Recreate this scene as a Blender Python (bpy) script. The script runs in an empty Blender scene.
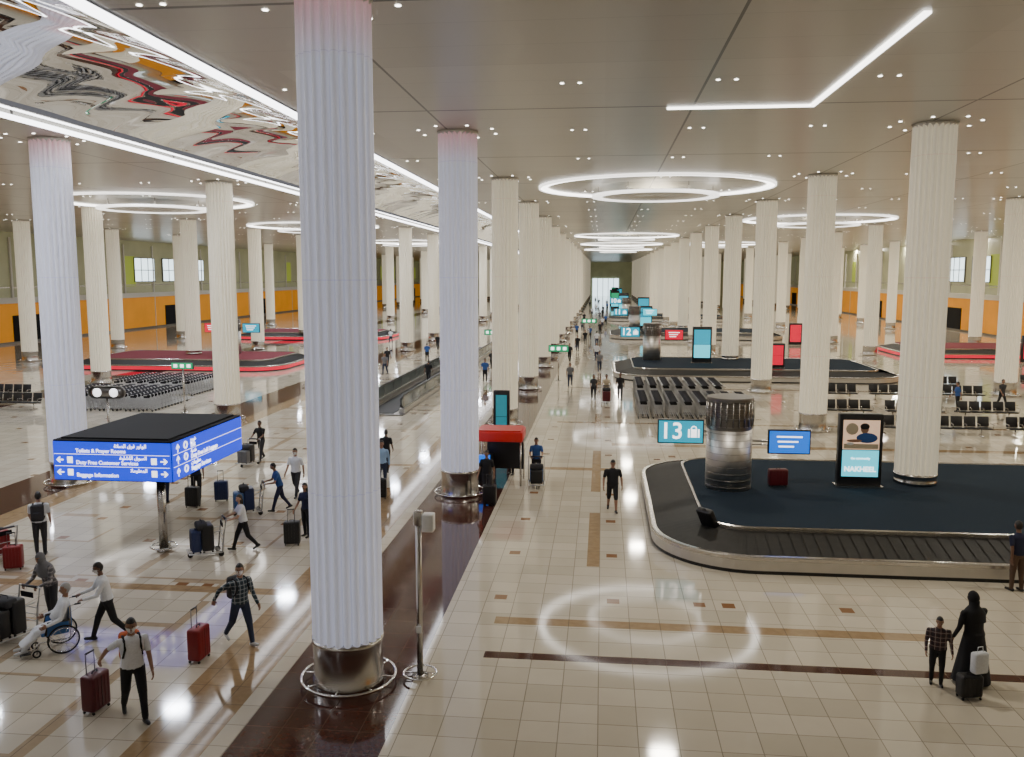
import bpy,bmesh,math,random
import numpy as np
from mathutils import Vector,Matrix
random.seed(7)
V=Vector
COL=bpy.context.collection
# ------------------------------------------------------------------ materials
MATS={}
def mat(name,col,rough=.5,metal=0,emit=None,es=0,noise=.08,nscale=12,spec=.5,bump=0,sample=False):
    if name in MATS: return MATS[name]
    m=bpy.data.materials.new(name);m.use_nodes=True;nt=m.node_tree
    b=nt.nodes['Principled BSDF']
    b.inputs['Roughness'].default_value=rough;b.inputs['Metallic'].default_value=metal
    b.inputs['Specular IOR Level'].default_value=spec
    tc=nt.nodes.new('ShaderNodeTexCoord');n=nt.nodes.new('ShaderNodeTexNoise')
    n.inputs['Scale'].default_value=nscale;n.inputs['Detail'].default_value=3
    nt.links.new(tc.outputs['Object'],n.inputs['Vector'])
    r=nt.nodes.new('ShaderNodeMix');r.data_type='RGBA'
    c=V(col)
    r.inputs[6].default_value=(*(c*(1-noise)),1);r.inputs[7].default_value=(*(c*(1+noise)),1)
    nt.links.new(n.outputs['Fac'],r.inputs[0]);nt.links.new(r.outputs[2],b.inputs['Base Color'])
    if emit:
        b.inputs['Emission Color'].default_value=(*emit,1);b.inputs['Emission Strength'].default_value=es
        if not sample: m.cycles.emission_sampling='NONE'
    if bump:
        bp=nt.nodes.new('ShaderNodeBump');bp.inputs['Strength'].default_value=bump
        nt.links.new(n.outputs['Fac'],bp.inputs['Height']);nt.links.new(bp.outputs[0],b.inputs['Normal'])
    MATS[name]=m;return m
class N:
    def __init__(s,m): s.nt=m.node_tree
    def op(s,o,a,b=0,c=0):
        n=s.nt.nodes.new('ShaderNodeMath');n.operation=o
        for i,v in enumerate((a,b,c)):
            if isinstance(v,(int,float)): n.inputs[i].default_value=v
            else: s.nt.links.new(v,n.inputs[i])
        return n.outputs[0]
    def rng(s,x,a,b): return s.op('MULTIPLY',s.op('GREATER_THAN',x,a),s.op('LESS_THAN',x,b))
    def mix(s,f,a,b):
        n=s.nt.nodes.new('ShaderNodeMix');n.data_type='RGBA'
        for i,v in ((0,f),(6,a),(7,b)):
            if isinstance(v,(int,float)): n.inputs[i].default_value=v
            elif isinstance(v,tuple): n.inputs[i].default_value=(*v,1)
            else: s.nt.links.new(v,n.inputs[i])
        return n.outputs[2]
    def xyz(s):
        tc=s.nt.nodes.new('ShaderNodeTexCoord');sp=s.nt.nodes.new('ShaderNodeSeparateXYZ')
        s.nt.links.new(tc.outputs['Object'],sp.inputs[0]);s.tc=tc.outputs['Object'];return sp.outputs
    def noise(s,sc,vec=None,detail=2):
        n=s.nt.nodes.new('ShaderNodeTexNoise');n.inputs['Scale'].default_value=sc;n.inputs['Detail'].default_value=detail
        s.nt.links.new(vec or s.tc,n.inputs['Vector']);return n.outputs['Fac']
    def white(s,x,y):
        c=s.nt.nodes.new('ShaderNodeCombineXYZ');s.nt.links.new(x,c.inputs[0]);s.nt.links.new(y,c.inputs[1])
        w=s.nt.nodes.new('ShaderNodeTexWhiteNoise');w.noise_dimensions='2D';s.nt.links.new(c.outputs[0],w.inputs['Vector']);return w.outputs['Value']
def plaid(name,a,b,c):
    m=mat(name,a,.85);n=N(m);x,y,z=n.xyz();bs=m.node_tree.nodes['Principled BSDF']
    fx=n.op('FRACT',n.op('MULTIPLY',x,11));fz=n.op('FRACT',n.op('MULTIPLY',z,11))
    col=n.mix(n.op('MULTIPLY',n.op('LESS_THAN',fx,.45),.6),a,b);col=n.mix(n.op('MULTIPLY',n.op('LESS_THAN',fz,.45),.6),col,b)
    col=n.mix(n.op('MAXIMUM',n.rng(fx,.7,.78),n.rng(fz,.7,.78)),col,c)
    m.node_tree.links.new(col,bs.inputs['Base Color']);return m
# ------------------------------------------------------------------ mesh builder
class MB:
    def __init__(s): s.v=[];s.f=[];s.mi=[];s.sm=[];s.mats=[];s.M=Matrix.Identity(4)
    def idx(s,m):
        if isinstance(m,str): m=MATS[m]
        if m not in s.mats: s.mats.append(m)
        return s.mats.index(m)
    def add(s,vs,fs,m,smooth=True):
        o=len(s.v);s.v+= [tuple(s.M@V(p)) for p in vs];k=s.idx(m)
        for f in fs: s.f.append([o+i for i in f]);s.mi.append(k);s.sm.append(smooth)
    def loft(s,rings,m,closed=False,caps=True,smooth=True):
        n=len(rings[0]);vs=[p for r in rings for p in r];fs=[];L=len(rings)
        for i in range(L if closed else L-1):
            a=i*n;b=((i+1)%L)*n
            for j in range(n): fs.append([a+j,a+(j+1)%n,b+(j+1)%n,b+j])
        if caps and not closed: fs.append(list(range(n))[::-1]);fs.append([(L-1)*n+j for j in range(n)])
        s.add(vs,fs,m,smooth)
    def frame(s,d):
        d=V(d).normalized();u=V((0,0,1)) if abs(d.z)<.9 else V((1,0,0));a=d.cross(u).normalized();return a,a.cross(d)
    def cyl(s,p0,p1,r0,m,r1=None,n=12,caps=True,smooth=True):
        r1=r0 if r1 is None else r1;p0=V(p0);p1=V(p1);a,b=s.frame(p1-p0)
        cs=[(math.cos(2*math.pi*i/n),math.sin(2*math.pi*i/n)) for i in range(n)]
        s.loft([[p0+(a*c+b*t)*r0 for c,t in cs],[p1+(a*c+b*t)*r1 for c,t in cs]],m,caps=caps,smooth=smooth)
    def tube(s,pts,r,m,n=6,closed=False):
        pts=[V(p) for p in pts];rs=r if isinstance(r,(list,tuple)) else [r]*len(pts);rings=[];L=len(pts)
        for i,p in enumerate(pts):
            if closed: d=pts[(i+1)%L]-pts[i-1]
            else: d=pts[min(i+1,L-1)]-pts[max(i-1,0)]
            a,b=s.frame(d)
            rings.append([p+(a*math.cos(2*math.pi*j/n)+b*math.sin(2*math.pi*j/n))*rs[i] for j in range(n)])
        s.loft(rings,m,closed=closed)
    def box(s,c,sz,m,rz=0,rx=0,bev=0,seg=2):
        bm=bmesh.new();bmesh.ops.create_cube(bm,size=1)
        for v in bm.verts: v.co=V((v.co.x*sz[0],v.co.y*sz[1],v.co.z*sz[2]))
        if bev: bmesh.ops.bevel(bm,geom=list(bm.edges),offset=bev,segments=seg,profile=.5,affect='EDGES')
        R=Matrix.Translation(c)@Matrix.Rotation(rz,4,'Z')@Matrix.Rotation(rx,4,'X')
        bm.verts.index_update()
        s.add([R@v.co for v in bm.verts],[[v.index for v in f.verts] for f in bm.faces],m,bool(bev));bm.free()
    def ell(s,c,r,m,n=14,k=9,fn=None,keep=None,cap=False):
        c=V(c);vs=[];fs=[];U=[]
        for i in range(k+1):
            ph=math.pi*i/k
            for j in range(n):
                t=2*math.pi*j/n;p=(math.sin(ph)*math.cos(t),math.sin(ph)*math.sin(t),math.cos(ph));U.append(p)
                q=fn(*p) if fn else p
                vs.append(c+V((q[0]*r[0],q[1]*r[1],q[2]*r[2])))
        for i in range(k):
            for j in range(n):
                f=[i*n+j,(i+1)*n+j,(i+1)*n+(j+1)%n,i*n+(j+1)%n]
                if keep:
                    x,y,z=[sum(U[q][w] for q in f)/4 for w in range(3)]
                    if not keep(x,y,z): continue
                fs.append(f)
        s.add(vs,fs,m)
    def rev(s,prof,c,m,n=32,smooth=True):
        c=V(c);s.loft([[c+V((r*math.cos(2*math.pi*j/n),r*math.sin(2*math.pi*j/n),z)) for j in range(n)] for r,z in prof],m,smooth=smooth)
    def torus(s,c,R,r,m,axis='Z',n=28,k=8,a0=0,a1=2*math.pi):
        pts=[]
        for i in range(n):
            t=a0+(a1-a0)*i/n;x,y=R*math.cos(t),R*math.sin(t)
            pts.append(V(c)+(V((x,y,0)) if axis=='Z' else V((0,x,y)) if axis=='X' else V((x,0,y))))
        s.tube(pts,r,m,n=k,closed=(a1-a0)>6.2)
    def poly(s,pts,m): s.add(pts,[list(range(len(pts)))],m,False)
    def mesh(s,name):
        me=bpy.data.meshes.new(name);me.from_pydata(s.v,[],s.f)
        for m in s.mats: me.materials.append(m)
        me.polygons.foreach_set('material_index',s.mi);me.polygons.foreach_set('use_smooth',s.sm);me.update();return me
    def build(s,name,loc=(0,0,0),rz=0,parent=None):
        return put(name,s.mesh(name),loc,rz,parent)
def put(name,me,loc=(0,0,0),rz=0,parent=None):
    o=bpy.data.objects.new(name,me);COL.objects.link(o);o.location=loc;o.rotation_euler=(0,0,math.radians(rz))
    if parent: o.parent=parent
    return o
def empty(name,loc=(0,0,0),rz=0):
    return put(name,None,loc,rz)
def text(parent,name,body,size,m,loc,rot,align='LEFT',bold=.002):
    c=bpy.data.curves.new(name,'FONT');c.body=body;c.size=size;c.align_x=align;c.align_y='CENTER';c.extrude=.004;c.offset=bold
    c.materials.append(MATS[m]);o=bpy.data.objects.new(name,c);COL.objects.link(o);o.parent=parent;o.location=loc;o.rotation_euler=rot
    return o
# palette
mat('steel',(.55,.53,.5),.24,1,noise=.05);mat('steel_dark',(.22,.21,.2),.3,1);mat('steel_brushed',(.62,.6,.57),.42,1,noise=.08,nscale=3)
mat('chrome',(.8,.8,.8),.08,1,noise=.02);mat('black_plastic',(.012,.012,.014),.4)
mat('matte_black',(.012,.012,.014),.8,spec=.2)
mat('rubber',(.02,.019,.017),.6,noise=.35,nscale=5,spec=.3)
mat('carpet_blue',(.02,.031,.046),.95,noise=.35,nscale=40,spec=.1);mat('carpet_red',(.2,.02,.035),.9,noise=.3,nscale=40);mat('glass_dark',(.16,.19,.18),.05,spec=.8)
mat('white_paint',(.8,.8,.78),.4);mat('sign_blue',(.01,.03,.6),.35,emit=(.008,.05,1),es=1.05,noise=.02)
mat('sign_white',(.9,.9,.9),.4,emit=(1,1,1),es=2.0,noise=0)
mat('scr_cyan',(.01,.2,.3),.2,emit=(.01,.38,.55),es=1.0,noise=.02);mat('scr_blue',(.01,.05,.3),.2,emit=(.01,.18,.85),es=1.1,noise=.02)
mat('scr_light',(.1,.5,.6),.2,emit=(.08,.72,.9),es=1.2,noise=.05,nscale=3);mat('scr_red',(.4,.01,.03),.2,emit=(.85,.01,.05),es=.9)
mat('scr_green',(.01,.25,.1),.2,emit=(.02,.5,.22),es=.7);mat('scr_photo',(.5,.3,.2),.2,emit=(.75,.5,.33),es=.9,noise=.6,nscale=4)
mat('scr_teal',(.02,.1,.12),.2,emit=(.02,.2,.25),es=.9,noise=.3,nscale=4)
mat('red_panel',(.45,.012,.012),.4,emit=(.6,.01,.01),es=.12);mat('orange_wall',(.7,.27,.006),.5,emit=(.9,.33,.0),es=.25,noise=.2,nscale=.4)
mat('wall_upper',(.42,.42,.28),.5,emit=(.5,.5,.25),es=.1,noise=.3,nscale=.3);mat('trim_white',(.68,.66,.6),.4)  # wall_upper: greenish mezzanine light put in as faint emission
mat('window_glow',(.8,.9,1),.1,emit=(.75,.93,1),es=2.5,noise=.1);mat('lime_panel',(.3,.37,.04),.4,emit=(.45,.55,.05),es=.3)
mat('lamp_white',(1,1,1),.3,emit=(1,.97,.92),es=5.5,sample=True);mat('lamp_soft',(1,1,1),.3,emit=(1,.97,.92),es=2.2);mat('lamp_strip',(1,1,1),.3,emit=(.95,.96,1),es=6.5,sample=True)
mat('lamp_dot',(1,1,1),.3,emit=(1,.96,.88),es=10);mat('cove_dark',(.25,.24,.23),.5)
# ------------------------------------------------------------------ floor
def floor_mat():
    m=mat('floor_tiles',(.5,.46,.4),.07,spec=.48);n=N(m);x,y,z=n.xyz();b=m.node_tree.nodes['Principled BSDF'];T=.68
    u=n.op('DIVIDE',x,T);v=n.op('DIVIDE',y,T)
    w=n.white(n.op('FLOOR',u),n.op('FLOOR',v))
    base=n.mix(w,(.54,.485,.385),(.66,.60,.49))
    cloud=n.noise(1.6,detail=6);base=n.mix(n.op('MULTIPLY',cloud,.35),base,(.44,.38,.28))
    def acc(px,py,ox,oy,s):
        a=n.op('MODULO',n.op('ADD',n.op('FLOOR',u),400+ox),px);c=n.op('MODULO',n.op('ADD',n.op('FLOOR',v),400+oy),py)
        fu=n.op('FRACT',u);fv=n.op('FRACT',v)
        return n.op('MULTIPLY',n.op('MULTIPLY',n.op('LESS_THAN',a,.5),n.op('LESS_THAN',c,.5)),n.op('MULTIPLY',n.rng(fu,.5-s,.5+s),n.rng(fv,.5-s,.5+s)))
    A=n.op('MAXIMUM',acc(4,5,0,1,.22),acc(9,8,2,3,.2))
    A=n.op('MULTIPLY',A,n.op('GREATER_THAN',y,19))
    base=n.mix(A,base,(.24,.12,.055))
    drk=(.06,.018,.012)
    def rect(x0,x1,y0,y1): return n.op('MULTIPLY',n.rng(x,x0,x1),n.rng(y,y0,y1))
    tn=n.noise(5,detail=8)
    tanc=n.mix(tn,(.24,.15,.075),(.42,.3,.17))
    dash=n.op('MULTIPLY',n.rng(x,-.34,0),n.op('LESS_THAN',n.op('MODULO',y,10.2),7.4));dash=n.op('MULTIPLY',dash,n.op('GREATER_THAN',y,22.5))
    base=n.mix(dash,base,tanc)
    base=n.mix(n.rng(x,-7.75,-6.45),base,tanc)
    base=n.mix(n.rng(x,-19.5,-18.5),base,tanc)
    yy=n.op('MODULO',n.op('ADD',y,200-18.5),14.4)
    base=n.mix(n.op('MULTIPLY',n.rng(yy,13.9,14.3),n.rng(x,-18.5,-7.7)),base,tanc)
    lat=n.op('MAXIMUM',n.rng(n.op('MODULO',n.op('ADD',y,200-16.2),2.72),0,.3),n.rng(n.op('MODULO',n.op('ADD',x,200),2.72),0,.3))
    spot=n.op('GREATER_THAN',n.white(n.op('FLOOR',n.op('DIVIDE',x,1.36)),n.op('FLOOR',n.op('DIVIDE',y,1.36))),.45)
    base=n.mix(n.op('MULTIPLY',n.op('MULTIPLY',lat,spot),n.op('MULTIPLY',n.rng(x,-17.5,-9.3),.75)),base,tanc)
    base=n.mix(rect(-2.35,7.3,18.45,18.85),base,tanc);base=n.mix(rect(-2.35,24,16.7,17.0),base,drk)
    base=n.mix(rect(-2.35,0.4,34,34.5),base,tanc);base=n.mix(rect(-2.35,24,45.2,45.6),base,tanc);base=n.mix(rect(-2.35,24,59.5,59.9),base,tanc)
    base=n.mix(n.op('MULTIPLY',n.rng(y,39.2,39.8),n.op('GREATER_THAN',x,.5)),base,tanc)
    dk=n.mix(n.noise(9,detail=6),(.032,.011,.009),(.09,.032,.022))
    base=n.mix(n.op('MAXIMUM',n.rng(x,-6.1,-3.55),n.rng(x,-22.0,-19.5)),base,dk)
    base=n.mix(n.rng(x,-38,-35.4),base,dk)
    g=n.op('MAXIMUM',n.op('LESS_THAN',n.op('FRACT',u),.025),n.op('LESS_THAN',n.op('FRACT',v),.025))
    base=n.mix(n.op('MULTIPLY',g,.6),base,(.1,.08,.06))
    m.node_tree.links.new(base,b.inputs['Base Color'])
    r=n.op('ADD',n.op('MULTIPLY',n.noise(.7),.04),.045);m.node_tree.links.new(r,b.inputs['Roughness'])
    return m
floor_mat()
X0,X1,Y0,Y1,HC=-67,50,-4,330,12.65
mb=MB();mb.poly([(X0,Y0,0),(X1,Y0,0),(X1,Y1,0),(X0,Y1,0)],'floor_tiles');mb.build('floor')
# ------------------------------------------------------------------ ceiling
def ceil_mat():
    m=mat('ceiling_panels',(.5,.48,.45),.28,spec=.4);n=N(m);x,y,z=n.xyz();b=m.node_tree.nodes['Principled BSDF']
    s1=n.rng(n.op('MODULO',n.op('ADD',y,200.7),10.3),0,.13)
    s2=n.rng(n.op('MODULO',n.op('ADD',y,200.7),1.715),0,.03)
    s3=n.rng(n.op('MODULO',n.op('ADD',x,200.3),7.8),0,.07)
    wn=n.white(n.op('FLOOR',n.op('DIVIDE',x,7.8)),n.op('FLOOR',n.op('DIVIDE',y,10.3)))
    c=n.mix(wn,(.42,.40,.355),(.49,.47,.42))
    c=n.mix(n.op('MULTIPLY',s2,.35),c,(.2,.19,.18));c=n.mix(n.op('MAXIMUM',s1,s3),c,(.05,.045,.04))
    m.node_tree.links.new(c,b.inputs['Base Color']);return m
ceil_mat();mat('mirror_vault',(.66,.65,.63),.015,1,noise=.03,nscale=.5)
def slab(mb,x0,x1,y0,y1,z0,z1,m): mb.box(((x0+x1)/2,(y0+y1)/2,(z0+z1)/2),(x1-x0,y1-y0,z1-z0),m)
mb=MB();slab(mb,X0,-18.5,Y0,Y1,HC,HC+.4,'ceiling_panels');slab(mb,-9.1,X1,Y0,Y1,HC,HC+.4,'ceiling_panels')
slab(mb,-18.5,-9.1,Y0,Y1,HC+2.2,HC+2.4,'cove_dark')
mb.build('ceiling')
# mirrored vault of gently pillowed panels between the two light strips
mb=MB();nx=36;ny=700
vs=[];fs=[];PL=2.4
for j in range(ny+1):
    y=Y0+.02+(170-Y0)*j/ny;k=math.floor(y/PL);fy=y/PL-k
    for i in range(nx+1):
        t=i/nx;x=-16.9+t*7.2;kx=min(2,int(t*3));ft=t*3-kx
        hsh=math.sin(k*12.9898+kx*37.7)*43758.5453;hsh-=math.floor(hsh)
        z=HC+.1+.75*(1-(2*t-1)**2)+(.012+.03*hsh)*math.sin(math.pi*fy)*math.sin(math.pi*ft)+.01*math.sin(y*1.3+t*7)
        vs.append((x,y,z))
for j in range(ny):
    for i in range(nx):
        a=j*(nx+1)+i;fs.append([a,a+1,a+nx+2,a+nx+1])
mb.add(vs,fs,'mirror_vault')
mb.build('mirrored_ceiling_vault')
mb=MB()
for x,w in ((-9.4,.36),(-18.2,.5),(-17.25,.12)): slab(mb,x-w/2,x+w/2,Y0+.1,200,HC-.04,HC-.002,'lamp_strip')
mb.build('ceiling_light_strip')
mb=MB();slab(mb,1.8,5.98,26.12,26.28,HC-.05,HC-.002,'lamp_white');slab(mb,5.84,5.98,17.3,26.12,HC-.05,HC-.002,'lamp_white');mb.build('angled_strip_light')
def ring(cx,cy,R,w,z,inner=True):
    mb=MB();n=72
    def P(r,zz): return [V((r*math.cos(2*math.pi*i/n),r*math.sin(2*math.pi*i/n),zz)) for i in range(n)]
    mb.loft([P(R-w,z),P(R,z),P(R,z+.09),P(R-w,z+.09)],'lamp_white',closed=True)
    mb.loft([P(R,z-.03),P(R+.1,z-.03),P(R+.1,z+.09),P(R,z+.09)],'lamp_soft',closed=True)
    if inner:
        r=R*.55;zz=z-.5
        mb.loft([P(r-.5,zz),P(r,zz),P(r,zz+.14),P(r-.5,zz+.14)],'lamp_soft',closed=True)
        mb.loft([P(.01,zz+.06),P(r-.5,zz+.06),P(r-.5,zz+.16),P(.01,zz+.16)],'trim_white',closed=True)
        for i in range(6):
            a=i*math.pi/3;mb.cyl((r*.9*math.cos(a),r*.9*math.sin(a),zz+.1),(r*.9*math.cos(a),r*.9*math.sin(a),HC-.01),.02,'steel',n=6)
    mb.build('ring_ceiling_light',(cx,cy,0))
ZR=HC-.1
for cx,cy in ((2.8,48.8),(2.8,108),(2.8,166),(18.6,78.5),(-29.6,55),(-28.6,84),(34,62),(18.6,137),(-28.6,125),(-13,195),(2.8,137)): ring(cx,cy,6.3,.36,ZR)
# ------------------------------------------------------------------ columns
def colmat(name,c,e,es,pink_glow=False):
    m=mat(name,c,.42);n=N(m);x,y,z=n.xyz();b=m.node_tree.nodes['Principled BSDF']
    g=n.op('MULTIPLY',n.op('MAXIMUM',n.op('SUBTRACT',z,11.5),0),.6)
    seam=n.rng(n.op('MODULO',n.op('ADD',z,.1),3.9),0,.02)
    if pink_glow:
        col=n.mix(n.op('MINIMUM',g,.65),c,(.85,.45,.42));ec=n.mix(n.op('MINIMUM',g,.65),e,(.9,.35,.35))  # pinkish light at the shaft top, painted into base and emission colours
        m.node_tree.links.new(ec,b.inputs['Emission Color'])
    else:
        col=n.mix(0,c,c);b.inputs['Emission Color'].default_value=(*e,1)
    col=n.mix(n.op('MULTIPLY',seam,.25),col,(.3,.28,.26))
    m.node_tree.links.new(col,b.inputs['Base Color']);b.inputs['Emission Strength'].default_value=es  # uniform emission puts the shaft's glow into its material
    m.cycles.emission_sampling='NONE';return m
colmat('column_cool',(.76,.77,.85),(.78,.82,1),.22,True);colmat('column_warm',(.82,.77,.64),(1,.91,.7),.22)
def column_mesh(m,z0=0,name='fluted_column'):
    mb=MB();NL=22;n=NL*8;R=.62;D=.15
    def P(rr,z,fl): return [V(((rr+fl*(abs(math.sin(NL/2*a))**.6-.65))*math.cos(a),(rr+fl*(abs(math.sin(NL/2*a))**.6-.65))*math.sin(a),z)) for a in [2*math.pi*i/n for i in range(n)]]
    hb=.88 if z0==0 else .3
    mb.loft([P(R,z,D) for z in (z0+hb,4,8,HC-.35,HC-.005)],m,caps=False)
    mb.rev([(.68,z0),(.68,z0+.1),(.665,z0+.12),(.665,z0+hb-.04),(.685,z0+hb-.02),(.685,z0+hb+.05),(.5,z0+hb+.06)],(0,0,0),'steel',48)
    mb.rev([(.5,HC-.2),(.66,HC-.1),(.7,HC-.01)],(0,0,0),'trim_white',40)
    if z0==0:
        mb.torus((0,0,z0+.12),.9,.028,'chrome',n=48)
        for i in range(8):
            a=i*math.pi/4;mb.cyl((.64*math.cos(a),.64*math.sin(a),z0+.12),(.9*math.cos(a),.9*math.sin(a),z0+.12),.015,'chrome',n=6)
    return mb.mesh(name)
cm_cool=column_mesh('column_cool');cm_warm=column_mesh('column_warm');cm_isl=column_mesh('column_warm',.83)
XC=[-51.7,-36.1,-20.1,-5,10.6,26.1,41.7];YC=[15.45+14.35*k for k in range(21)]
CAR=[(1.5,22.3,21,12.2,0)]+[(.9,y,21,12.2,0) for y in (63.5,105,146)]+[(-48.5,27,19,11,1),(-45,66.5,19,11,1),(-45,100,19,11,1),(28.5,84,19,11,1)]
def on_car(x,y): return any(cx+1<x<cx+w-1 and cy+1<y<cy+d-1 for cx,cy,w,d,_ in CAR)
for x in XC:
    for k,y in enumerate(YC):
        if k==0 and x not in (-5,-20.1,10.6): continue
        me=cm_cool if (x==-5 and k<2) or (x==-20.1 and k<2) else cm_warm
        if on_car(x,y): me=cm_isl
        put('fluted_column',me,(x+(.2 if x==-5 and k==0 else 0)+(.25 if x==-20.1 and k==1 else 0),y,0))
# downlights
mb=MB()
def disc(x,y,r,m='lamp_dot',n=8):
    z=HC-.012;mb.poly([(x+r*math.cos(2*math.pi*i/n),y+r*math.sin(2*math.pi*i/n),z) for i in range(n)][::-1],m)
for x in XC:
    for y in YC[:12]:
        for i in range(8):
            a=math.pi/8+i*math.pi/4;disc(x+1.35*math.cos(a),y+1.35*math.sin(a),.06)
        for dx in (3.9,7.8,11.7):
            for dy in (0,7.2):
                xx=x+dx;yy=y+dy
                if -18.8<xx<-8.8: continue
                disc(xx,yy,.055);disc(xx+.45,yy,.055)
mb.build('recessed_downlights')
for ix,x in enumerate(XC):
    for iy,y in enumerate(YC[:12]):
        L=bpy.data.lights.new('downlight_lamp','AREA');L.shape='DISK';L.size=1.1
        left=x<-10;L.color=(.84,.89,1) if left else (1,.92,.78);L.energy=560 if y<110 else 800
        xx=x+7.8 if x!=-20.1 else x+.2
        o=bpy.data.objects.new('downlight_lamp',L);COL.objects.link(o);o.location=(xx,y+(5.4 if x!=-20.1 else 7),HC-.03)
# ------------------------------------------------------------------ walls
def wall(side,x,s):
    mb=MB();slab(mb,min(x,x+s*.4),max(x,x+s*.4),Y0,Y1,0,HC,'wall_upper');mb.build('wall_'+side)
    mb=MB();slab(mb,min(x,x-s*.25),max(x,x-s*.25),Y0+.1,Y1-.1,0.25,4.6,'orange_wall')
    for i in range(28):
        y=8+i*11.5;slab(mb,min(x-s*.25,x-s*.32),max(x-s*.25,x-s*.32),y,y+.12,.25,4.6,'trim_white')
        if i%3==1: slab(mb,min(x-s*.25,x-s*.34),max(x-s*.25,x-s*.34),y+3,y+8,.25,3.2,'matte_black')
    slab(mb,min(x,x-s*.7),max(x,x-s*.7),Y0+.1,Y1-.1,4.6,5.25,'trim_white');mb.build('trim_'+side)
    mb=MB();slab(mb,min(x,x-s*.3),max(x,x-s*.3),Y0+.1,Y1-.1,0,.25,'steel_dark');mb.build('baseboard_'+side)
    mb=MB()
    for i in range(40):
        y=6+i*7.8;slab(mb,min(x,x-s*.2),max(x,x-s*.2),y,y+.3,5.25,HC-.6,'trim_white')
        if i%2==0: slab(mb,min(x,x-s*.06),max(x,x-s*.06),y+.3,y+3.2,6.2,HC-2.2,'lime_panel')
    slab(mb,min(x,x-s*.12),max(x,x-s*.12),Y0+.1,Y1-.1,6.3,6.45,'steel')
    mb.build('trim_mullions_'+side)
    for i,y in enumerate((30,60,118,126,134,190)):
        mb=MB();slab(mb,min(x,x-s*.15),max(x,x-s*.15),y,y+5.6,6.9,10.2,'window_glow')
        for j in range(4): slab(mb,min(x,x-s*.22),max(x,x-s*.22),y+j*1.85-.05,y+j*1.85+.05,6.8,10.3,'steel_dark')
        for z in (6.85,8.5,10.25): slab(mb,min(x,x-s*.22),max(x,x-s*.22),y-.05,y+5.65,z-.05,z+.05,'steel_dark')
        mb.build(f'window_{side}_{i+1}')
wall('left',X0,-1);wall('right',X1,1)
mb=MB();slab(mb,X0,X1,Y1,Y1+.4,0,HC,'wall_upper');mb.build('wall_far')
mb=MB();slab(mb,X0,X1,Y0-.4,Y0,0,HC,'trim_white');mb.build('wall_back')
mb=MB();slab(mb,-4,6,Y1-.3,Y1,0,6.5,'window_glow')
for x in (-4,-2,0,2,4,6): slab(mb,x-.1,x+.1,Y1-.4,Y1-.28,0,6.5,'steel_dark')
mb.build('window_far')
# ------------------------------------------------------------------ carousel
def rrect(x0,x1,y0,y1,r,step=.32):
    pts=[]
    def line(a,b):
        L=(b-a).length;n=max(1,int(L/step))
        for i in range(n): pts.append(a.lerp(b,i/n))
    def arc(c,a0):
        n=max(5,int(r*math.pi/2/step))
        for i in range(n): t=a0+math.pi/2*i/n;pts.append(V((c[0]+r*math.cos(t),c[1]+r*math.sin(t),0)))
    line(V((x0+r,y0,0)),V((x1-r,y0,0)));arc((x1-r,y0+r),-math.pi/2)
    line(V((x1,y0+r,0)),V((x1,y1-r,0)));arc((x1-r,y1-r),0)
    line(V((x1-r,y1,0)),V((x0+r,y1,0)));arc((x0+r,y1-r),math.pi/2)
    line(V((x0,y1-r,0)),V((x0,y0+r,0)));arc((x0+r,y0+r),math.pi)
    return pts
def carousel_mesh(W=21,D=12.2,glow=None,carpet='carpet_blue'):
    mb=MB();pts=rrect(0,W,0,D,2.7);n=len(pts)
    nr=[]
    for i in range(n):
        d=(pts[(i+1)%n]-pts[i-1]).normalized();nr.append(V((-d.y,d.x,0)))
    def sweep(prof,m,saw=0,smooth=False):
        if saw:
            vs=[];fs=[];k=len(prof)
            for i in range(n):
                j=(i+1)%n;b=len(vs)
                vs+=[pts[i]+nr[i]*o+V((0,0,z+saw)) for o,z in prof]+[pts[j]+nr[j]*o+V((0,0,z)) for o,z in prof]
                for q in range(k-1): fs.append([b+q,b+q+1,b+k+q+1,b+k+q])
            mb.add(vs,fs,m,False)
        else:
            k=len(prof);vs=[pts[i]+nr[i]*o+V((0,0,z)) for i in range(n) for o,z in prof];fs=[]
            for i in range(n):
                j=(i+1)%n
                for q in range(k-1): fs.append([i*k+q,i*k+q+1,j*k+q+1,j*k+q])
            mb.add(vs,fs,m,smooth)
    sweep([(.06,0),(.06,.1)],'black_plastic');sweep([(.03,.1),(.03,.36)],glow or 'steel_brushed');sweep([(.03,.36),(0,.38),(0,.46),(.05,.48),(.16,.48),(.16,.43)],'steel')
    sweep([(.15,.4),(1.5,.72)],'rubber');sweep([(.17,.43),(.6,.535),(1.0,.63),(1.48,.74)],'rubber',saw=.022)
    sweep([(1.46,.7),(1.46,.84),(1.52,.86),(1.56,.82)],'steel')
    inn=[pts[i]+nr[i]*1.54+V((0,0,.82)) for i in range(n)];mb.poly(inn,carpet)
    return mb.mesh('baggage_carousel')
CM=carousel_mesh();CP=carousel_mesh(19,11,'scr_red','carpet_red')
for cx,cy,_,_,k in CAR: put('baggage_carousel',CP if k else CM,(cx,cy,0))
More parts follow.
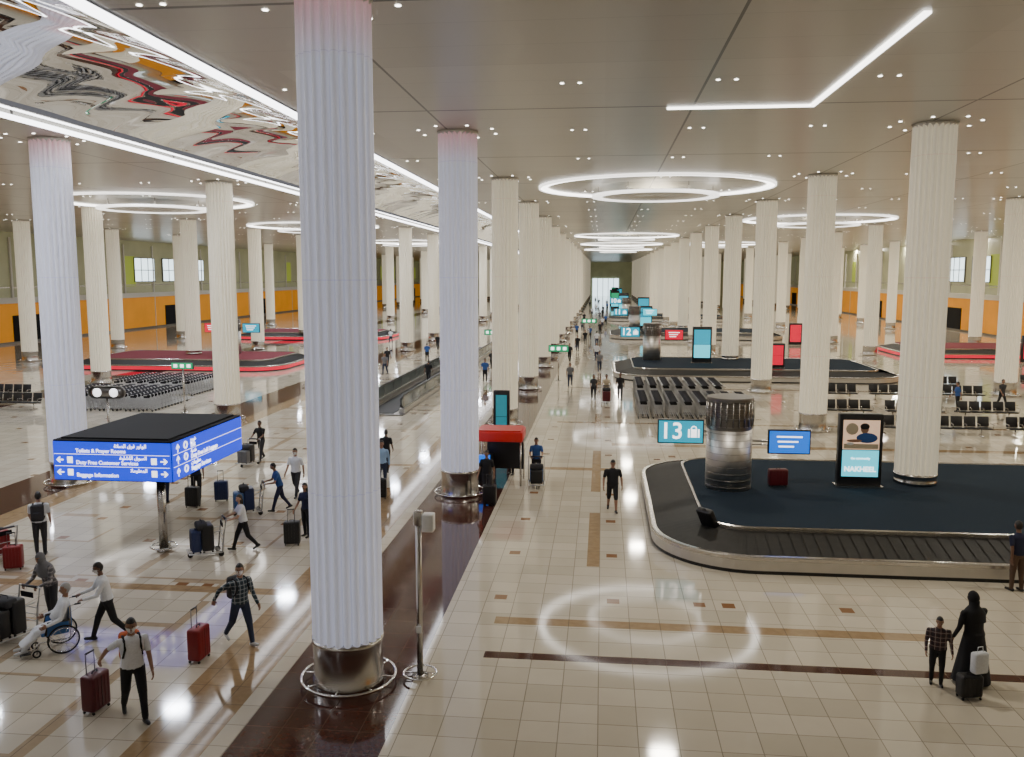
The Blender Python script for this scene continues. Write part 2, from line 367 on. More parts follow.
def cyl_mesh():
    mb=MB();prof=[(.73,0),(.73,2.02),(.76,2.03),(.76,2.1),(.73,2.11),(.73,2.3)]
    for i in range(4): z=2.3+i*.16;prof+=[(.72,z),(.75,z+.02),(.75,z+.07),(.72,z+.09)]
    prof+=[(.73,2.9),(.76,2.92),(.76,3.0),(.73,3.03),(0.01,3.03)]
    mb.rev(prof,(0,0,0),'steel_dark',40,smooth=False)
    mb.rev([(.738,.02),(.738,1.98)],(0,0,0),'steel_brushed',40)
    for i in range(9): mb.torus((0,0,.12+i*.22),.738,.007,'steel_dark',n=40,k=5)
    for i in range(24):
        a=i*math.pi/12;mb.cyl((.75*math.cos(a),.75*math.sin(a),2.1),(.75*math.cos(a),.75*math.sin(a),2.92),.018,'steel',n=6)
    return mb.mesh('steel_service_cylinder')
SC=cyl_mesh()
for x,y in ((4.2,28.5),(4.1,72),(4.1,111),(-33,74),(-33,106),(4.1,152)): put('steel_service_cylinder',SC,(x,y,.825))
def belt_sign(x,y,z,w,h,num,m,sup):
    e=empty('belt_number_sign',(x,y,z))
    mb=MB();mb.box((0,0,0),(w,.16,h),'black_plastic',bev=.02);mb.box((0,-.085,0),(w-.08,.01,h-.08),m)
    mb.cyl((0,.05,0),(sup,.05,0),.04,'steel',n=8);mb.cyl((0,.05,-.12),(sup,.05,-.12),.025,'steel',n=8)
    if num:
        cx=w*.28;mb.box((cx,-.1,-h*.06),(h*.46,.012,h*.34),'sign_white');mb.torus((cx,-.1,h*.13),h*.1,.018,'sign_white','Y',n=16)
        for q in (-.14,.14): mb.box((cx+h*q,-.108,-h*.06),(h*.035,.006,h*.34),m)
    else:
        for q in range(3): mb.box((-.05*q,-.1,h*.22-q*h*.2),(w*(.6-.12*q),.008,h*.06),'sign_white')
    mb.build('panel',parent=e)
    if num: text(e,'number',num,h*.95,'sign_white',(-w*.2,-.1,0),(math.pi/2,0,0),'CENTER',.008)
belt_sign(2.6,28.3,2.7,1.5,.8,'13','scr_cyan',.86)
belt_sign(6.1,28.4,2.4,1.35,.8,'','scr_blue',-1.16)
belt_sign(2.3,72,3.1,1.6,.85,'12','scr_cyan',1.06);belt_sign(5.9,72,2.9,1.5,.85,'','scr_red',-1.06)
belt_sign(2.3,111,3.1,1.8,.9,'11','scr_cyan',1.06);belt_sign(6,111,3.1,1.8,.9,'','scr_light',-1.16)
belt_sign(-34.8,74,3.1,1.5,.85,'','scr_red',1.06);belt_sign(-31.2,74,3.1,1.6,.85,'','scr_cyan',-1.06)
belt_sign(2.3,152,3.3,2,1.1,'10','scr_cyan',1.06)
for nm,c in dict(red=(.22,.006,.01),maroon=(.09,.006,.012),black=(.01,.01,.012),blue=(.01,.022,.09),grey=(.12,.12,.13),lblue=(.03,.12,.35)).items(): mat('case_'+nm,c,.4)
mat('skin_light',(.5,.3,.2),.5);mat('skin_tan',(.3,.16,.1),.5);mat('skin_brown',(.16,.08,.05),.5)
for nm,c in dict(white=(.72,.74,.78),black=(.010,.010,.013),navy=(.012,.016,.05),jeans=(.025,.035,.07),grey=(.16,.16,.17),brown=(.1,.06,.04),teal=(.03,.2,.24),orange=(.5,.1,.02),red=(.4,.02,.03),beige=(.5,.42,.3),blue=(.03,.09,.3),charcoal=(.03,.03,.035),lblue=(.3,.45,.65)).items(): mat('cloth_'+nm,c,.85,noise=.15,nscale=30,bump=.15)
mat('hair_black',(.012,.01,.009),.5)
def totem(x,y,z=.825,top='scr_photo',bot='scr_light',w=1.4,h=2.45,txt=True,rz=0):
    e=empty('advertising_totem_display',(x,y,z),rz);mb=MB()
    mb.box((0,0,h/2+.02),(w,.3,h-.04),'black_plastic',bev=.03);mb.box((0,-.155,h*.72),(w-.24,.01,h*.4),top);mb.box((0,-.155,h*.33),(w-.24,.01,h*.36),bot)
    mb.box((0,0,.03),(w+.1,.5,.06),'steel')
    if txt: # advert picture: a person leaning over a table, flat relief shapes inside the screen
        mb.ell((.1,-.162,h*.8),(.13,.004,.15),'skin_tan',16,8);mb.ell((.1,-.164,h*.835),(.15,.004,.11),'hair_black',16,8)
        mb.ell((.18,-.163,h*.68),(.34,.004,.17),'cloth_blue',16,8);mb.ell((-.22,-.166,h*.64),(.25,.004,.05),'skin_tan',14,6)
        mb.box((0,-.167,h*.565),(w-.3,.006,.16),'cloth_beige');mb.ell((-.35,-.17,h*.6),(.13,.004,.05),'white_paint',12,6);mb.ell((-.3,-.163,h*.8),(.2,.003,.2),'cloth_beige',14,6)
    mb.build('cabinet',parent=e)
    if txt:
        text(e,'lettering','NAKHEEL',.235,'sign_white',(0,-.17,h*.25),(math.pi/2,0,0),'CENTER',.006);text(e,'caption','the community',.1,'sign_white',(0,-.17,h*.4),(math.pi/2,0,0),'CENTER',.002)
totem(8.5,29.0)
totem(7.9,69.5,.825,'scr_cyan','scr_light',txt=False,w=1.5,h=2.9);totem(5.5,113,.825,'scr_cyan','scr_light',txt=False,w=1.8,h=3)
totem(21.5,99,0,'scr_red','scr_red',txt=False);totem(31.5,90,.825,'scr_red','scr_red',txt=False);totem(-4.6,39.2,0,'scr_teal','scr_teal',txt=False,w=.75,h=2.5);totem(38,81,0,'scr_red','scr_red',txt=False)
totem(13.0,66,.825,'scr_red','scr_red',txt=False,w=1.2,h=1.9)
totem(7.0,150,.825,'scr_cyan','scr_light',txt=False,w=2,h=3.2)
for q in range(8): totem(random.uniform(2.5,7.5),172+q*14.35,0,random.choice(['scr_cyan','scr_red','scr_green']),'scr_light',txt=False,w=2,h=4)
# ------------------------------------------------------------------ blue direction sign
e=empty('direction_sign',(-12.35,22.6,0));mb=MB()
bx0,bx1,by0,by1,bz0,bz1=-2.8,.65,-.55,4.0,2.12,3.27
R3=(2.36,2.71,3.04)
mb.box(((bx0+bx1)/2,(by0+by1)/2,(bz0+bz1)/2),(bx1-bx0,by1-by0,bz1-bz0),'matte_black',bev=.02)
mb.box(((bx0+bx1)/2,by0-.01,(bz0+bz1)/2-.01),(bx1-bx0-.03,.03,bz1-bz0-.08),'sign_blue')
mb.box((bx1+.01,(by0+by1)/2,(bz0+bz1)/2-.01),(.03,by1-by0-.03,bz1-bz0-.08),'sign_blue')
mb.box(((bx0+bx1)/2,(by0+by1)/2,bz1+.02),(bx1-bx0-.3,by1-by0-.3,.05),'matte_black')
mb.cyl((0,0,.02),(0,0,bz0+.05),.12,'steel',n=20);mb.cyl((0,0,0),(0,0,.05),.2,'steel',n=24);mb.torus((0,0,.14),.36,.024,'chrome',n=32)
for i in range(4): a=i*math.pi/2;mb.cyl((.1*math.cos(a),.1*math.sin(a),.14),(.36*math.cos(a),.36*math.sin(a),.14),.012,'chrome',n=6)
def arrow(c,s,ang,ax):
    pts=[(-.5,-.09),(.05,-.09),(-.14,-.36),(.08,-.36),(.45,0),(.08,.36),(-.14,.36),(.05,.09),(-.5,.09)]
    P=[]
    for a,b in pts:
        u=s*(a*math.cos(ang)-b*math.sin(ang));w=s*(a*math.sin(ang)+b*math.cos(ang))
        P.append((c[0]+u,by0-.034,c[1]+w) if ax=='x' else (bx1+.034,c[0]+u,c[1]+w))
    mb.poly(P,'sign_white')
for z in (2.535,2.875): mb.box(((bx0+bx1)/2,by0-.03,z),(bx1-bx0-.1,.006,.01),'sign_white');mb.box((bx1+.03,(by0+by1)/2,z),(.006,by1-by0-.1,.01),'sign_white')
for z in R3[:2]: arrow((bx0+.2,z),.22,math.pi,'x');arrow((bx1-.2,z),.22,0,'x')
for z in R3: arrow((by0+.3,z),.26,math.pi/2,'y')
for x in (bx0+.5,bx1-.5):
    for z in R3[:2]: mb.box((x,by0-.032,z),(.16,.006,.18),'sign_white',bev=.002)
for z in R3: mb.torus((bx1+.032,by0+.75,z),.09,.022,'sign_white','X',n=18)
mb.build('sign_box',parent=e)
rx=(math.pi/2,0,0);ry=(math.pi/2,0,math.pi/2)
for i,(ar,en) in enumerate((('\uFE97\uFE8E\uFEE3\uFEEE\uFEE0\uFECC\uFEE4\uFEDF\uFE8D','Baggage Information'),('\uFED4\uFEF4\uFEE0\uFEB8\uFE8E\uFEDF\uFE8D \uFED5\uFEEE\uFEB4\uFEDF\uFE8D','Duty Free Customer Services'),('\uFE93\uFEFC\uFEBC\uFEDF\uFE8D \uFED5\uFEAE\uFED3 \uFEAD\uFEED\uFE8E\uFEEE\uFEDF\uFE8D','Toilets & Prayer Rooms'))):
    z=R3[i];text(e,'line_en',en,.15,'sign_white',(bx0+.68,by0-.036,z-.07),rx);text(e,'line_ar',ar,.14,'sign_white',(bx1-.7,by0-.036,z+.08),rx,'RIGHT')
for i,(ar,en) in enumerate((('\uFE95\uFE8E\uFEE3\uFEEE\uFEE0\uFECC\uFEE3','Baggage Services'),('\uFE94\uFEE3\uFEAA\uFEA7','Duty Free Left Luggage'),('\uFE9D\uFEED\uFEAE\uFEA7','Exit'))):
    z=R3[i];text(e,'side_en',en,.18,'sign_white',(bx1+.036,by0+1.05,z-.07),ry,bold=.004);text(e,'side_ar',ar,.16,'sign_white',(bx1+.036,by0+1.05,z+.085),ry,bold=.004)
# ------------------------------------------------------------------ posts, small signs, kiosk
mb=MB();mb.cyl((0,0,0),(0,0,3.3),.06,'steel',n=16);mb.cyl((0,0,0),(0,0,.06),.16,'steel',n=24);mb.torus((0,0,.1),.32,.022,'chrome',n=32)
for i in range(4): a=i*math.pi/2;mb.cyl((0,0,.1),(.32*math.cos(a),.32*math.sin(a),.1),.012,'chrome',n=6)
mb.box((.2,0,3.12),(.22,.22,.34),'white_paint',bev=.02);mb.box((0,0,3.2),(.16,.16,.28),'steel',bev=.02);mb.box((0,-.07,1.0),(.1,.03,.14),'white_paint',bev=.01)
mb.build('sensor_post',(-3.45,15.7,0))
def dsign(x,y,z,w,h,m,name='exit_direction_sign'):
    mb=MB();mb.box((0,0,z),(w,.14,h),'black_plastic',bev=.02);mb.box((0,-.075,z),(w-.06,.01,h-.06),m)
    mb.cyl((0,0.02,0),(0,0.02,z),.05,'steel',n=10);mb.cyl((0,0.02,0),(0,0.02,.04),.2,'steel',n=18)
    for q in (-.3,0,.3): mb.box((w*q,-.085,z),(w*.16,.006,h*.45),'sign_white')
    mb.build(name,(x,y,0))
dsign(-23.6,46.2,2.7,1.3,.4,'scr_green');dsign(-3.2,63.5,2.4,1.5,.5,'scr_green');dsign(-1.4,91,3,1.6,.5,'scr_green');dsign(-10,78,2.6,1.5,.5,'scr_green')
mb=MB();mb.box((0,0,2.45),(1.7,.28,.56),'steel_dark',bev=.25,seg=5);mb.cyl((-.4,-.16,2.45),(-.4,-.12,2.45),.2,'sign_white',n=24);mb.cyl((.4,-.16,2.45),(.4,-.12,2.45),.2,'sign_white',n=24)
mb.cyl((0,0,0),(0,0,2.2),.05,'steel',n=10);mb.cyl((0,0,0),(0,0,.05),.25,'steel',n=20);mb.build('clock_sign',(-22.6,37.0,0))
mb=MB()
mb.box((0,0,1.85),(1.75,1.4,.36),'red_panel',bev=.03);mb.box((0,0,2.05),(1.6,1.2,.06),'red_panel')
mb.box((-.6,.1,.5),(.5,.9,1.0),'black_plastic',bev=.02);mb.box((-.6,-.36,.95),(.45,.1,.3),'scr_blue')
for x in (-.8,.8):
    for y in (-.6,.6): mb.cyl((x,y,0),(x,y,1.7),.035,'steel',n=8)
mb.box((.1,.55,1.0),(1.4,.05,1.2),'black_plastic')
mb.build('information_kiosk',(-3.75,31.75,0))
# moving walkway
mb=MB();y0,y1=46.5,92
slab(mb,-13.7,-11,y0,y1,0,.06,'steel_dark');slab(mb,-13.1,-11.6,y0+.3,y1-.3,.06,.09,'rubber')
for x in (-13.5,-11.2):
    slab(mb,x-.15,x+.15,y0+.6,y1-.6,.06,.3,'steel_brushed');slab(mb,x-.015,x+.015,y0+.6,y1-.6,.3,.95,'glass_dark')
    mb.tube([(x,y0+.9,.3),(x,y0+.35,.5),(x,y0+.4,.85),(x,y0+.9,1.0),(x,y1-.9,1.0),(x,y1-.4,.85),(x,y1-.35,.5),(x,y1-.9,.3)],.07,'black_plastic',n=8)
    for i in range(20): yy=y0+1+i*2.3;slab(mb,x-.03,x+.03,yy,yy+.06,.3,.95,'steel')
mb.build('moving_walkway')
# ------------------------------------------------------------------ luggage trolleys, seats
mat('cart_frame',(.5,.5,.5),.35,.6);mat('cart_grip',(.02,.02,.03),.5)
def cart(mb,ox=0,oy=0):
    M0=mb.M.copy();mb.M=M0@Matrix.Translation((ox,oy,0))
    mb.tube([(-.3,-.45,.12),(-.26,.42,.16),(.26,.42,.16),(.3,-.45,.12)],.02,'cart_frame')
    mb.tube([(-.3,-.45,.12),(-.29,-.5,.6),(-.3,-.58,1.02),(.3,-.58,1.02),(.29,-.5,.6),(.3,-.45,.12)],.022,'cart_frame')
    mb.cyl((-.22,-.58,1.02),(.22,-.58,1.02),.03,'cart_grip',n=8)
    for q in (-.18,-.06,.06,.18): mb.cyl((q,-.44,.13),(q,.41,.17),.01,'cart_frame',n=5)
    for z in (.3,.45,.6): mb.cyl((-.29,-.48,z),(.29,-.48,z),.011,'cart_frame',n=5)
    mb.tube([(-.24,-.48,.72),(-.22,-.2,.7),(.22,-.2,.7),(.24,-.48,.72)],.014,'cart_frame')
    mb.box((0,-.5,.86),(.36,.015,.12),'matte_black')
    for x,y in ((-.27,-.42),(.27,-.42),(0,.36)): mb.cyl((x-.02,y,.075),(x+.02,y,.075),.075,'rubber',n=12);mb.cyl((x,y,.07),(x,y,.16),.015,'cart_frame',n=5)
    mb.M=M0
mb=MB()
for i in range(12): cart(mb,0,i*.38)
CR=mb.mesh('luggage_cart_row')
for i in range(8): put('luggage_cart_row',CR,(2.3+i*.8,47.3,0))
for i in range(7): put('luggage_cart_row',CR,(2.4+i*.8,54.2,0))
for i in range(8): put('luggage_cart_row',CR,(-31.5+i*.8,46.8,0))
for i in range(7): put('luggage_cart_row',CR,(-31.5+i*.8,53.2,0))
mb=MB()
for s in range(5):
    x=s*.62
    mb.box((x,0,.43),(.54,.5,.06),'black_plastic',bev=.025);mb.box((x,.27,.72),(.54,.06,.5),'black_plastic',rx=-.2,bev=.025)
for s in range(6): mb.tube([(s*.62-.31,-.2,.45),(s*.62-.31,-.2,.64),(s*.62-.31,.22,.64)],.018,'steel')
mb.cyl((-.3,.05,.37),(2.8,.05,.37),.035,'steel',n=8)
for x in (.1,2.35): mb.cyl((x,.05,.04),(x,.05,.37),.03,'steel',n=8);mb.box((x,.05,.03),(.06,.6,.04),'steel')
BS=mb.mesh('waiting_seat_row')
for x,y in ((12.2,43.2),(16,43.2),(19.8,43.2),(12,48.5),(15.8,48.5),(19.6,48.5),(22.2,46.5),(13.2,55.5),(17,55.5),(20.8,55.5),(-39.5,46.4),(-35.3,46.4),(-38.5,50),(-42.5,50),(21.2,60.5),(29,62),(33,66)):
    put('waiting_seat_row',BS,(x,y,0))
# ------------------------------------------------------------------ luggage
def case_geo(mb,c,m,w=.46,h=.66,d=.28,handle=True,rz=0):
    M0=mb.M.copy();mb.M=M0@Matrix.Translation(c)@Matrix.Rotation(rz,4,'Z')
    mb.box((0,0,.05+h/2),(w,d,h),m,bev=.05,seg=3)
    for i in range(5): mb.box((-w*.34+i*w*.17,0,.05+h/2),(.018,d+.012,h*.82),m)
    mb.box((0,d/2+.005,.05+h/2),(w*.02,.004,h*.9),'black_plastic')
    for x in (-w*.4,w*.4):
        for y in (-d*.36,d*.36): mb.cyl((x-.012,y,.028),(x+.012,y,.028),.028,'rubber',n=10);mb.cyl((x,y,.03),(x,y,.08),.012,'black_plastic',n=6)
    mb.tube([(-.06,0,h+.05),(-.06,0,h+.08),(.06,0,h+.08),(.06,0,h+.05)],.012,'black_plastic')
    if handle: mb.tube([(-.1,-d*.3,h+.03),(-.1,-d*.3,h+.42),(.1,-d*.3,h+.42),(.1,-d*.3,h+.03)],.011,'steel_dark');mb.cyl((-.1,-d*.3,h+.42),(.1,-d*.3,h+.42),.018,'black_plastic',n=8)
    mb.M=M0
def suitcase(loc,rz,col,**k):
    mb=MB();case_geo(mb,(0,0,0),'case_'+col,**k);return mb.build('suitcase',loc,rz)
def loaded_cart(loc,rz,bags):
    mb=MB();cart(mb);y=-.25
    for b in bags:
        w,h,d,col,mode=b
        case_geo(mb,(0,y+d/2,.13),'case_'+col,w,h,d,False);y+=d+.01
    h=min(b[1] for b in bags)
    mb.box((0,.05,.13+.05+h+.1),(.5,.3,.2),'cloth_charcoal',bev=.07,seg=3);mb.tube([(-.12,.05,h+.36),(-.1,.05,h+.44),(.1,.05,h+.44),(.12,.05,h+.36)],.012,'cloth_black')
    return mb.build('loaded_luggage_cart',loc,rz)
# ------------------------------------------------------------------ people
plaid('cloth_plaid',(.06,.1,.12),(.015,.02,.03),(.45,.45,.45));plaid('cloth_plaid2',(.22,.2,.2),(.05,.05,.06),(.42,.4,.4));plaid('cloth_check',(.1,.05,.05),(.02,.02,.03),(.35,.3,.28))
mat('hair_grey',(.35,.34,.33),.6);mat('lips',(.28,.09,.08),.5);mat('eye_white',(.8,.8,.8),.2);mat('eye_dark',(.02,.012,.01),.1)
mat('mask_white',(.8,.8,.8),.8);mat('shoe_black',(.012,.012,.012),.4);mat('shoe_white',(.6,.6,.6),.5)
def rad(a): return math.radians(a)
def hand(mb,W,d,n,s,skin,curl=25):
    d=d.normalized();n=(n-d*n.dot(d)).normalized();t=n.cross(d).normalized()
    if t.dot(s)<0: t=-t
    def ringp(c,w,h): return [c+t*w*math.cos(a)+n*h*math.sin(a) for a in [2*math.pi*i/8 for i in range(8)]]
    mb.loft([ringp(W-d*.02,.026,.02),ringp(W+d*.015,.03,.018),ringp(W+d*.05,.042,.018),ringp(W+d*.088,.042,.014),ringp(W+d*.096,.034,.008)],skin)
    for i,L in enumerate((.074,.082,.077,.06)):
        b=W+d*.085+t*(.031-.0205*i);pts=[b];a=rad(curl)*.6
        for q in (.45,.32,.23):
            dd=d*math.cos(a)+n*math.sin(a);pts.append(pts[-1]+dd*L*q);a+=rad(curl)
        mb.tube(pts,[.0095,.009,.0082,.006],skin,n=6)
    b=W+d*.025+t*.03;pts=[b,b+(d*.6+t*.75).normalized()*.035,b+(d*.6+t*.75).normalized()*.035+(d*.85+t*.3+n*.4).normalized()*.03]
    pts.append(pts[-1]+(d*.8+n*.6).normalized()*.022);mb.tube(pts,[.013,.0115,.0095,.007],skin,n=6)
def person(name,loc,rz,H=1.74,legs=((3,2),(-3,3)),arms=(('fk',4,8,12),('fk',-2,8,12)),lean=2,head=(0,0),top='cloth_white',bottom='cloth_black',skin='skin_tan',hair='short',hairm='hair_black',
           sleeve='short',shorts=False,mask=None,robe=None,backpack=None,vox=.018,pel=None,shoe='shoe_black',fem=False,belly=0,head_cover=None,bulk=1.0):
    prim=MB();prim.idx('cloth_white');segs=[]
    def cap(a,b,r0,r1,m,seg=True):
        a=V(a);b=V(b);d=(b-a).normalized()
        prim.tube([a-d*r0*.95,a-d*r0*.6,a,b,b+d*r1*.6,b+d*r1*.95],[r0*.3,r0*.8,r0,r1,r1*.8,r1*.3],'cloth_white',n=12)
        if seg: segs.append((a,b,(r0+r1)/2,m))
    info=[]
    for side,(h,k) in zip((-1,1),legs):
        hp=V((side*.092,0,-.03));ab=side*.03
        td=V((ab,math.sin(rad(h)),-math.cos(rad(h)))).normalized();kn=hp+td*.42
        sd=V((0,math.sin(rad(h-k)),-math.cos(rad(h-k))));an=kn+sd*.40
        ph=0 if pel else max(-42,min(14,(h-k)*.6))
        if abs(h-k)<7: ph=0
        fd=V((side*.12,math.cos(rad(ph)),math.sin(rad(ph)))).normalized();fu=V((0,-math.sin(rad(ph)),math.cos(rad(ph))))
        info.append((hp,kn,an,an-fd*.045-fu*.045,an+fd*.15-fu*.052))
    low=min(min(i[3].z-.04,i[4].z-.032) for i in info)
    PZ=pel if pel else -low
    P=V((0,0,PZ));wide=(.9 if fem else 1)*bulk
    for hp,kn,an,he,to in info:
        hp,kn,an,he,to=[q+P for q in (hp,kn,an,he,to)]
        bm=robe or bottom;lo=1.12
        cap(hp,kn,.098,.074,bm);ml=kn.lerp(an,.35)
        cap(kn,ml,.062*lo if not shorts else .058,.062 if not shorts else .058,skin if shorts else bm);cap(ml,an+(an-kn).normalized()*-.02,.06 if not shorts else .055,.052 if not shorts else .038,skin if shorts else bm)
        cap(he,to,.042,.034,shoe);cap(an,he.lerp(to,.3),.042,.042,shoe)
    L=rad(lean);u=V((0,math.sin(L),math.cos(L)));fr=V((0,math.cos(L),-math.sin(L)));X=V((1,0,0))
    def er(t,rx,ry,off=0):
        c=P+u*t+fr*off;return [c+X*rx*math.cos(a)+fr*ry*math.sin(a) for a in [2*math.pi*i/16 for i in range(16)]]
    rings=[er(-.1,.09,.07),er(-.07,.15*wide,.11),er(0,.172*bulk,.127,-.005),er(.1,.158*wide,.12+belly,belly*.5),er(.2,.158*wide,.12+belly*.7,belly*.4),er(.32,.178*wide,.126,.005),er(.41,.188*wide,.115),er(.46,.172*wide,.095),er(.495,.11,.075),er(.52,.065,.06),er(.56,.055,.055),er(.62,.05,.05)]
    prim.loft(rings,'cloth_white')
    segs+= [(P+u*-.06-X*.06,P+u*-.06+X*.06,.12,robe or bottom),(P+u*.05-X*.04,P+u*.05+X*.04,.13,top),(P+u*.2-X*.04,P+u*.2+X*.04,.12,top),(P+u*.4-X*.1,P+u*.4+X*.1,.11,top),(P+u*.55,P+u*.64,.05,skin if not (head_cover) else head_cover)]
    if fem:
        for sx in (-1,1): cap(P+u*.33+X*sx*.07+fr*.07,P+u*.33+X*sx*.07+fr*.085,.06,.055,top,False)
    if robe and not pel:
        rr=[(.05,.19,.15),(-.2,.235,.2),(-.5,.29,.25),(-PZ+.05,.36,.31)]
        prim.loft([[P+V((rx*math.cos(a)*(1+.05*math.cos(7*a)*(i/3)),ry*math.sin(a)*(1+.06*math.cos(5*a)*(i/3)),t)) for a in [2*math.pi*j/24 for j in range(24)]] for i,(t,rx,ry) in enumerate(rr)],'cloth_white')
        for t in (0,-.2,-.4,-.6,-.78):
            for sx in (-.1,.1): segs.append((P+V((sx,-.08,t)),P+V((sx,.08,t)),.13,robe))
    if robe and pel:
        hp=(info[0][0]+info[1][0])/2+P;kn=(info[0][1]+info[1][1])/2+P;an=(info[0][2]+info[1][2])/2+P
        def rg(c,rx,rr2,ax): return [c+X*rx*math.cos(a)+ax*rr2*math.sin(a) for a in [2*math.pi*j/16 for j in range(16)]]
        prim.loft([rg(hp,.18,.11,V((0,0,1))),rg(kn+V((0,-.04,0)),.19,.09,V((0,.2,1)).normalized()),rg(kn+V((0,.06,-.08)),.19,.08,V((0,1,.5)).normalized()),rg(an+V((0,0,.08)),.2,.09,V((0,1,.2)).normalized())],'cloth_white')
        segs.append((kn,an+V((0,0,.08)),.1,robe));segs.append((hp,kn,.1,robe))
    hands=[]
    for side,A in zip((-1,1),arms):
        S=P+u*.435+X*side*.185*wide
        if A[0]=='ik':
            T=V(A[1]);l1,l2=.29,.25;dv=T-S;dl=min(dv.length,l1+l2-.005);dn=dv.normalized();T=S+dn*dl
            a=(l1*l1-l2*l2+dl*dl)/(2*dl);hh=math.sqrt(max(0,l1*l1-a*a));pole=V((side*.5,-.7,-.6));pole=(pole-dn*pole.dot(dn)).normalized()
            E=S+dn*a+pole*hh;Wr=T;grip=True
        else:
            _,a,b,el=A;ud=V((side*math.sin(rad(b)),math.sin(rad(a))*math.cos(rad(b)),-math.cos(rad(a))*math.cos(rad(b))));E=S+ud*.29
            t=a+el;fd2=V((side*math.sin(rad(b*.3)),math.sin(rad(t)),-math.cos(rad(t)))).normalized();Wr=E+fd2*.25;grip=el>60
        slv=robe or top
        cap(S-X*side*.04,S+(E-S)*.1,.064,.06,slv,True)
        m1=S.lerp(E,.62);cap(S,m1,.06,.056,slv);cap(m1,E,.045 if sleeve=='short' else .052,.038 if sleeve=='short' else .046,skin if sleeve=='short' else slv)
        cap(E,Wr,.04 if sleeve=='short' else .045,.027 if sleeve=='short' else .036,skin if sleeve=='short' else slv)
        hands.append((Wr,(Wr-E),side,grip))
    me=prim.mesh('tmp');o=bpy.data.objects.new('tmp',me);COL.objects.link(o)
    md=o.modifiers.new('r','REMESH');md.mode='VOXEL';md.voxel_size=vox
    sm=o.modifiers.new('s','SMOOTH');sm.factor=.5;sm.iterations=3
    dg=bpy.context.evaluated_depsgraph_get();dg.update();ev=o.evaluated_get(dg);m2=ev.to_mesh()
    vc=np.zeros(len(m2.vertices)*3);m2.vertices.foreach_get('co',vc);vc=vc.reshape(-1,3)
    faces=[list(p.vertices) for p in m2.polygons];cen=np.array([vc[f].mean(0) for f in faces])
    ev.to_mesh_clear();bpy.data.objects.remove(o);bpy.data.meshes.remove(me)
    D=[]
    for a,b,r,mn in segs:
        a=np.array(a);b=np.array(b);ab=b-a;t=np.clip(((cen-a)@ab)/max(1e-9,ab@ab),0,1)
        D.append(np.linalg.norm(cen-(a+t[:,None]*ab),axis=1)/r)
    best=np.argmin(np.array(D),0)
    mb=MB();mb.v=[tuple(p) for p in vc];mb.f=faces;mb.sm=[True]*len(faces);ids=[mb.idx(s[3]) for s in segs];mb.mi=[ids[i] for i in best]
    for Wr,d,side,grip in hands:
        if grip: n=V((0,-.2,-1));s=V((-side,0,0));cu=62
        else: n=V((-side,0,0));s=V((0,1,0));cu=24
        hand(mb,Wr,d if not grip else (d.normalized()+V((0,.5,0))),n,s,skin,cu)
    yaw,pit=head
    nb=P+u*.53;HM=Matrix.Translation(nb+u*.035)@Matrix.Rotation(-L*.3,4,'X')@Matrix.Rotation(rad(yaw),4,'Z')@Matrix.Rotation(rad(pit),4,'X')@Matrix.Translation((0,.015,.125))
    mb.M=HM
    def hf(x,y,z):
        if z<0:
            x*=1-.3*(-z)**1.6
            if y<0: y*=1-.4*(-z)
            else: y*=1-.12*(-z)
        return x,y,z
    R=(.077,.097,.12);mb.ell((0,0,0),R,skin,16,12,hf)
    mb.ell((0,.098,-.022),(.012,.017,.026),skin,8,6);mb.ell((0,.104,-.036),(.016,.012,.01),skin,8,6)
    mb.ell((0,.082,-.066),(.026,.01,.005),'lips',8,5);mb.ell((0,.081,-.073),(.022,.01,.005),'lips',8,5)
    for sx in (-1,1):
        mb.ell((sx*.031,.083,.004),(.014,.009,.007),'eye_white',8,6);mb.ell((sx*.031,.09,.004),(.006,.005,.006),'eye_dark',8,5)
        mb.ell((sx*.031,.087,.024),(.019,.008,.004),hairm,8,5);mb.ell((sx*.079,-.005,-.008),(.008,.018,.03),skin,8,6)
    R2=tuple(q*1.1 for q in R)
    if hair in('short','long'):
        kp=lambda x,y,z: z>(.5 if y>.45 else (.0+.9*max(0,y) if y>-.1 else -.5))
        mb.ell((0,-.006,.004),R2,hairm,16,12,hf,kp);mb.ell((0,-.022,.02),(.08,.088,.112),hairm,14,8)
    if hair=='long': mb.ell((0,-.07,-.1),(.075,.045,.15),hairm,12,8);mb.ell((-.065,-.02,-.06),(.022,.04,.11),hairm,8,6);mb.ell((.065,-.02,-.06),(.022,.04,.11),hairm,8,6)
    if head_cover:
        Rc=tuple(q*1.17 for q in R)
        mb.ell((0,-.008,.0),Rc,head_cover,18,14,hf,lambda x,y,z: not(y>.5 and abs(x)<.6 and -.15<z<.5))
        mb.M=Matrix.Identity(4)
        def q(t,rx,ry): return [P+u*t+X*rx*math.cos(a)+fr*ry*math.sin(a) for a in [2*math.pi*i/18 for i in range(18)]]
        mb.loft([q(.26,.22,.17),q(.42,.215,.16),q(.49,.16,.135),q(.55,.09,.095),q(.64,.088,.098)],head_cover,caps=False);mb.M=HM
    if mask:
        mb.ell((0,.003,0),tuple(q*1.07 for q in R),mask,16,14,hf,lambda x,y,z:y>.3 and -.95<z<-.1)
        for sx in (-1,1): mb.tube([(sx*.07,.05,-.03),(sx*.083,.0,-.01)],.002,mask,n=4)
    mb.M=Matrix.Identity(4)
